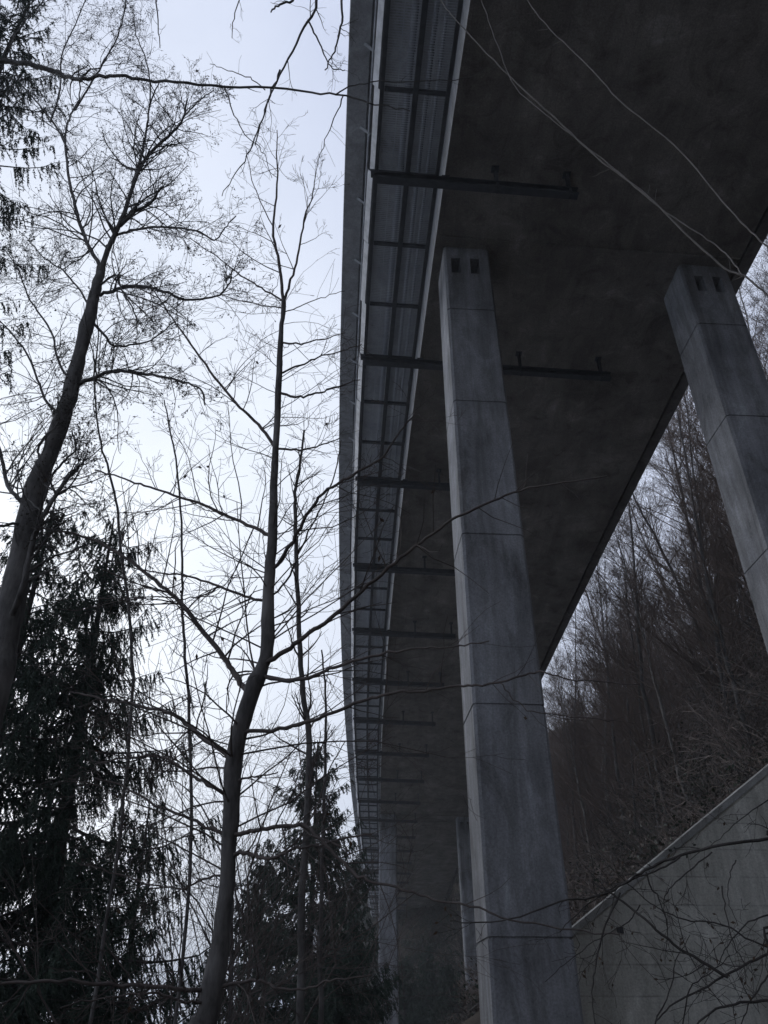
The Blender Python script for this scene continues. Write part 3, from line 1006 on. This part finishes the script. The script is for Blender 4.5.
# --- spruces
def spruce(bo, H, Rm, cb, label, dens=1., needle=.1, droop=1., rtr=.16, skip=.12, lean=(0, 0), wb=5, nmul=1.):
    root = empty('spruce_tree', bo, label, 'tree')
    top = np.array(bo) + np.array([lean[0], lean[1], H])
    mb = MB()
    Q = catmull([np.array(bo) - [0, 0, .3], np.array(bo) * .5 + top * .5 + [.05, 0, 0], top], 24)
    mb.tube(Q, np.linspace(rtr, .015, 24), 9)
    mb.build('trunk', M_BARKD, root, smooth=True)
    mb = MB()
    PP, DD = [], []
    z = cb
    while z < H - .15:
        t = (z - cb) / (H - cb)
        for k in range(wb):
            if rng.uniform() < skip:
                continue
            a = rng.uniform(0, 2 * math.pi)
            L = (Rm * (1 - t) ** .62 * (.55 + .45 * min(1, t * 6 + .45)) + .12) * rng.uniform(.55, 1.15)
            zz = z + rng.uniform(-.2, .2)
            p0 = Q[0] * (1 - zz / H) + Q[-1] * (zz / H)
            out = np.array([math.cos(a), math.sin(a), 0])
            n = 9
            s = np.linspace(0, 1, n)
            dr = droop * (.55 - .5 * t)
            hh = L * (-dr * np.sin(s * 2.2) * .8 + .22 * s ** 3 + .35 * t * s)
            path = p0[None] + out[None] * (s * L)[:, None] + np.array([0, 0, 1.])[None] * hh[:, None]
            path[1:] += rng.normal(0, .025 * L / 2, (n - 1, 3))
            mb.tube(path, np.linspace(.008 + .009 * L, .004, n), 4, 1)
            nb = max(5, int(L * 19 * dens))
            side = np.array([-out[1], out[0], 0])
            for q in rng.uniform(.12, 1, nb):
                u = q * (n - 1)
                i = min(int(u), n - 2)
                b0 = path[i] + (path[i + 1] - path[i]) * (u - i)
                ll = rng.uniform(.18, .5) * (.4 + .35 * L) * (1.25 - .65 * q)
                sd = rng.choice([-1, 1])
                d = unit(out * rng.uniform(.2, .8) + side * sd * rng.uniform(.1, .9) + np.array([0, 0, -rng.uniform(.3, 1.9) * droop]))
                m_ = max(6, int(ll / .014 * nmul))
                tt = rng.uniform(0, 1, m_)
                sag = np.array([0, 0, -1.]) * ll * .35 * droop
                PP.append(b0[None] + d[None] * (tt * ll)[:, None] + sag[None] * (tt ** 2)[:, None])
                dd_ = d[None] * .9 + rng.normal(0, .42, (m_, 3)) + np.array([0, 0, -.3])
                DD.append(dd_ / np.linalg.norm(dd_, axis=1, keepdims=True) * needle * rng.uniform(.6, 1.25, (m_, 1)))
        z += rng.uniform(.24, .42)
    PP = np.concatenate(PP)
    DD = np.concatenate(DD)
    Wv = np.cross(DD, rng.normal(0, 1, PP.shape))
    Wv = Wv / np.linalg.norm(Wv, axis=1, keepdims=True) * needle * .13
    mb.tris(PP, DD, Wv, 0)
    mb.build('crown', [M_NEEDLE, M_BARKD], root)
    return root


def onground(u, Y, dx=0):
    p = at(u, 1000, Y)
    return np.array([p[0] + dx, Y, float(ground_z(p[0] + dx, Y))])


bo = onground(34, 15)
spruce(bo, 9.5 - bo[2], 3.6, 1.0, 'large dark spruce with drooping boughs below and right of the thick left trunk', 1.15, .052, 1.0, .2, .1, lean=(-.35, 0), nmul=3.5, wb=7)
bo = onground(-75, 13)
spruce(bo, 8.6 - bo[2], 2.9, 1.0, 'dark spruce cut by the left edge behind the thick left trunk', 1.1, .058, .95, .18, .08, nmul=3.2, wb=7)
bo = onground(306, 30)
spruce(bo, 9.2 - bo[2], 3.0, .8, 'small pointed spruce at the bottom between the forked tree and the far pillar', 1.1, .1, .8, .17, .1, wb=6, nmul=1.8)
bo = np.array([-8.3, 9.6, float(ground_z(-8.3, 9.6))])
spruce(bo, 23.5, 2.35, 12.2, 'tall spruce showing only its dark fringe at the top left edge', 1.2, .065, 1.0, .3, .12, nmul=2.2)
bo = onground(255, 46)
spruce(bo, 8.0 - bo[2], 3.2, .6, 'distant low spruce behind the foot of the forked tree', .7, .2, .8, .17, .1)
bo = onground(352, 52)
spruce(bo, 6.6 - bo[2], 3.4, .5, 'distant low spruce at the foot of the far left pillar', .7, .2, .8, .17, .1)
bo = onground(120, 26)
spruce(bo, 6.2 - bo[2], 2.6, .5, 'low spruce in the background between the large spruce and the forked tree', .6, .13, .9, .15, .25)


for x_, y_, h_, lb in ((1.9, 90, 8.2, 'dark evergreen bush beneath the deck beside the far left pillar'),
                       (4.4, 96, 9.4, 'dark evergreen bush beneath the deck between the far pillars, taller of two'),
                       (5.9, 84, 6.2, 'dark evergreen bush beneath the deck beside the far right pillar')):
    bo = np.array([x_, y_, float(ground_z(x_, y_))])
    spruce(bo, h_, 2.6, .2, lb, .7, .3, .7, .15, .15)


# --- hillside wood: prototypes, then copies
def hill_proto(kind, H, loc, label, group):
    bo = np.array(loc, float)
    root = empty('bare_tree', bo, label, 'tree', group)
    mb = MB()
    lx, ly = rng.normal(0, .065 * H, 2)
    Q = catmull([bo - [0, 0, .5], bo + [lx * .2, ly * .2, H * .33], bo + [lx * .7, ly * .6, H * .66], bo + [lx, ly, H]], 20)
    Q[1:] += rng.normal(0, .03, Q[1:].shape)
    rad = np.linspace(.0055 * H, .012, 20)
    mb.tube(Q, rad, 6)
    mb.build('trunk', M_BARKP if kind else M_BARK, root, smooth=True)
    mb = MB()
    for t in np.sort(rng.uniform(.06, .98, 52)):
        u = t * 19
        i = min(int(u), 18)
        a = rng.uniform(0, 6.28)
        d = unit(np.array([math.cos(a), math.sin(a), rng.uniform(.7, 1.6)]))
        grow(mb, Q[i] + (Q[i + 1] - Q[i]) * (u - i), d, H * .2 * (1.25 - .8 * t) * rng.uniform(.6, 1.2), rad[i] * .36, 2, 7, .05, .1, None, (.35, .8), .004)
    mb.build('crown', M_HTWIG, root)
    return root


def copy_tree(o, loc, rz, sc):
    c = o.copy()
    C.objects.link(c)
    c.location = loc
    c.rotation_euler = (rng.normal(0, .06), rng.normal(0, .06), rz)
    c.scale = (sc, sc, sc * rng.uniform(.92, 1.1))
    for ch in list(o.children):
        k = ch.copy()
        C.objects.link(k)
        k.parent = c
    return c


LBL = {0: ('dark slender leafless tree in the dense wood on the steep hillside right of the viaduct', 'dark leafless trees on the hillside'),
       1: ('pale trunked slender leafless tree on the steep hillside right of the viaduct', 'pale leafless trees on the hillside')}
protos = []
spots = []
tries = 0
while len(spots) < 270 and tries < 60000:
    tries += 1
    y = 6 + 120 * rng.uniform() ** 1.25
    x = np.interp(y, CY, CX) + WID + 2.6 + 34 * rng.uniform() ** 1.6
    edge = np.interp(y, CY, CX) + WID + 2.4
    if x < edge + (0 if y < 60 else 1.0):
        continue
    if y < 24 and x < 16:
        continue
    # keep what the frame can see, a little more
    z = float(ground_z(x, y))
    d = y * CP + (z + 6) * SP
    if d < 3 or abs(F * x / d) > 560:
        continue
    if any((x - a) ** 2 + (y - b_) ** 2 < 1.8 for a, b_, *_ in spots):
        continue
    spots.append((x, y, z))
spots.sort(key=lambda q: q[1])
for i, (x, y, z) in enumerate(spots):
    kind = 1 if rng.uniform() < (.4 if y < 50 else .15) else 0
    mine = [p for k, p in protos if k == kind]
    if len(mine) < (3 if kind else 5):
        protos.append((kind, hill_proto(kind, rng.uniform(17, 22), (x, y, z), *LBL[kind])))
    else:
        p = mine[int(rng.integers(len(mine)))]
        copy_tree(p, (x, y, z), rng.uniform(0, 6.28), rng.uniform(.75, 1.2))

# bushes, brambles and dead wood on the slope below the deck, as one thicket
def slope_spot(far):
    while True:
        if far:
            y = rng.uniform(82, 188)
            x = rng.uniform(-20, 14)
        else:
            y = 19.9 + 110 * rng.uniform() ** 1.35
            x = rng.uniform(2.0 if y < 60 else -8, 44)
        z = float(ground_z(x, y))
        if z < -1.3 or (x < 3.4 and y < 62):
            continue
        d = y * CP + z * SP
        u = 384 + F * x / d
        if 345 < u < 850:
            return x, y, z


mb = MB()
for c_ in range(4300):
    far = c_ % 5 == 0
    x, y, z = slope_spot(far)
    under = x < np.interp(y, CY, CX) + WID + 1.5
    big = 1 + max(0, y - 30) / 55
    h = rng.uniform(.5, 1.7) * (1.6 if far else 1) if under else rng.uniform(.7, 3.8)
    mi = 2 if far else int(rng.choice([0, 0, 2, 3]))
    lean = rng.normal(0, .25, 2)
    for k in range(int(rng.integers(5, 12))):
        a = rng.uniform(0, 6.28)
        sp = rng.uniform(.15, .9)
        dv = unit(np.array([math.cos(a) * sp + lean[0], math.sin(a) * sp + lean[1], 1]))
        P = [np.array([x + math.cos(a) * .15, y + math.sin(a) * .15, z - .1])]
        hh = h * rng.uniform(.6, 1.2)
        for q in range(5):
            dv = unit(dv + rng.normal(0, .2, 3) + np.array([math.cos(a), math.sin(a), -.5]) * .09)
            P.append(P[-1] + dv * hh / 5)
        P = np.array(P)
        mb.tube(P, np.linspace(.016, .006, 6) * big, 3, mi)
        for q in range(4):
            i_ = int(rng.integers(2, 5))
            d2 = unit(dv + rng.normal(0, .7, 3))
            l2 = hh * rng.uniform(.2, .5)
            mb.tube([P[i_], P[i_] + d2 * l2 * .5, P[i_] + unit(d2 + rng.normal(0, .4, 3)) * l2], np.array([.009, .007, .004]) * big, 3, mi)
    # dry leaves and ivy caught in the bush
    if far or rng.uniform() < .75:
        n_ = int(rng.integers(30, 90))
        Pn = np.array([x, y, z]) + rng.normal(0, 1, (n_, 3)) * np.array([.42, .42, .3]) * max(h, .8) * .8 + np.array([0, 0, h * .35])
        D = rng.normal(0, 1, Pn.shape)
        D = D / np.linalg.norm(D, axis=1, keepdims=True) * rng.uniform(.07, .18, (n_, 1)) * big
        Wv = np.cross(D, rng.normal(0, 1, Pn.shape))
        Wv = Wv / np.linalg.norm(Wv, axis=1, keepdims=True) * .038 * big
        mb.tris(Pn, D, Wv, 4 if far else int(rng.choice([1, 1, 4])))
for c_ in range(90):   # fallen branches
    x, y, z = slope_spot(False)
    a = rng.uniform(0, 6.28)
    L = rng.uniform(1, 4)
    P = []
    for t in np.linspace(0, 1, 6):
        px, py = x + math.cos(a) * L * t + rng.normal(0, .06), y + math.sin(a) * L * t + rng.normal(0, .06)
        P.append((px, py, float(ground_z(px, py)) + .12 + .3 * t))
    mb.tube(P, np.linspace(.06, .02, 6), 5, 3)
m_ = 70000
y = 19.7 + 130 * rng.uniform(size=m_) ** 1.8
x = rng.uniform(-14, 46, m_)
y[:18000] = rng.uniform(84, 185, 18000)
x[:18000] = rng.uniform(-18, 13, 18000)
z = ground_z(x, y)
d = y * CP + z * SP
u = 384 + F * x / d
ok = (z > -1.2) & (u < 860) & (u > 340) & ((x > 3.4) | (y > 70))
x, y, z = x[ok], y[ok], z[ok]
Pn = np.stack([x, y, z + rng.uniform(.0, .25, len(x))], 1)
D = rng.normal(0, 1, Pn.shape)
D = D / np.linalg.norm(D, axis=1, keepdims=True) * rng.uniform(.08, .2, (len(x), 1)) * (1 + np.clip(y - 40, 0, 100) / 60)[:, None]
Wv = np.cross(D, rng.normal(0, 1, Pn.shape))
Wv = Wv / np.linalg.norm(Wv, axis=1, keepdims=True) * .045
fr_ = y > 82
mb.tris(Pn[~fr_], D[~fr_], Wv[~fr_], 1)
mb.tris(Pn[fr_], D[fr_], Wv[fr_], 4)
tag(mb.build('undergrowth', [M_BRUSH, M_LITTER, M_BARKD, M_TWIGP, M_IVY]), 'dense bare brush and dead leaves covering the steep hillside right of the viaduct', 'undergrowth', kind='stuff')

# ------------------------------------------------------------------ haze volume, added mainly to lift the dark tones
mb = MB()
zlo = -1.0 + float(GZ.min())
zhi = max(92., 2. + float(GZ.max()))
mb.box((0, 60, (zlo + zhi) / 2), (1950, 0, 0), (0, 2050, 0), (0, 0, (zhi - zlo) / 2))
m = bpy.data.materials.new('tone_lift_haze')
m.use_nodes = True
nt = m.node_tree
nt.nodes.remove(nt.nodes['Principled BSDF'])
pv = N(nt, 'ShaderNodeVolumePrincipled')
pv.inputs['Color'].default_value = (.84, .9, .98, 1)
pv.inputs['Density'].default_value = HAZE
pv.inputs['Anisotropy'].default_value = .25
nt.links.new(pv.outputs['Volume'], nt.nodes['Material Output'].inputs['Volume'])
if HAZE > 0:
    tag(mb.build('haze', m), 'thin pale haze added over the valley to lift the dark tones', 'haze', kind='stuff')

# ------------------------------------------------------------------ light
SUN_EL, SUN_AZ = R(15), R(-40)   # azimuth measured from straight ahead, negative to the left
w = bpy.data.worlds.new('World')
bpy.context.scene.world = w
w.use_nodes = True
nt = w.node_tree
bg = nt.nodes['Background']
sky = N(nt, 'ShaderNodeTexSky', sky_type='NISHITA', sun_disc=False)
sky.sun_elevation = SUN_EL
sky.sun_rotation = SUN_AZ
sky.altitude = 600
sky.air_density = 1.0
sky.dust_density = 4.0
sky.ozone_density = 1.0
hs = N(nt, 'ShaderNodeHueSaturation')
hs.inputs['Saturation'].default_value = .28
hs.inputs['Value'].default_value = 1.0
nt.links.new(sky.outputs['Color'], hs.inputs['Color'])
# even cloud cover, thinner and brighter towards the hidden low sun
tc = N(nt, 'ShaderNodeTexCoord')
dt = N(nt, 'ShaderNodeVectorMath', operation='DOT_PRODUCT')
nt.links.new(tc.outputs['Generated'], dt.inputs[0])
dt.inputs[1].default_value = (math.sin(SUN_AZ) * math.cos(SUN_EL), math.cos(SUN_AZ) * math.cos(SUN_EL), math.sin(SUN_EL))
mr = N(nt, 'ShaderNodeMapRange')
mr.inputs['From Min'].default_value = -1
nt.links.new(dt.outputs['Value'], mr.inputs['Value'])
cc = ramp(nt, mr.outputs['Result'], [(0, (4.9, 5.5, 7.0)), (.5, (5.8, 6.45, 8.1)), (.8, (6.2, 6.8, 8.6)), (.97, (8.8, 9.4, 10.4))])
cn = N(nt, 'ShaderNodeTexNoise', Scale=2.2, Detail=6, Roughness=.55)
nt.links.new(tc.outputs['Generated'], cn.inputs['Vector'])
cc = mix(nt, cc, ramp(nt, cn.outputs['Fac'], [(.32, (.88, .895, .92)), (.68, (1.09, 1.085, 1.06))]), 1.0, 'MULTIPLY')
nt.links.new(mix(nt, hs.outputs['Color'], cc, .8), bg.inputs['Color'])
bg.inputs['Strength'].default_value = .1

sl = bpy.data.lights.new('sun', 'SUN')
sl.energy = .6
sl.angle = R(30)
sl.color = (1, .985, .97)
so = bpy.data.objects.new('sun', sl)
C.objects.link(so)
dirv = np.array([math.sin(SUN_AZ) * math.cos(SUN_EL), math.cos(SUN_AZ) * math.cos(SUN_EL), math.sin(SUN_EL)])
import mathutils
so.rotation_euler = mathutils.Vector(dirv).to_track_quat('Z', 'Y').to_euler()

cam = bpy.data.cameras.new('camera')
cam.sensor_fit = 'VERTICAL'
cam.sensor_height = 24
cam.lens = F / 1024 * 24
cam.clip_start = .05
cam.clip_end = 6000
co = bpy.data.objects.new('camera', cam)
C.objects.link(co)
co.rotation_euler = (R(90) + PITCH, 0, 0)
sc = bpy.context.scene
sc.camera = co
sc.view_settings.view_transform = 'Standard'
sc.view_settings.look = 'None'
sc.view_settings.exposure = .36
sc.view_settings.gamma = 1
for o in bpy.data.objects:
    if '_o' in o:
        del o['_o']
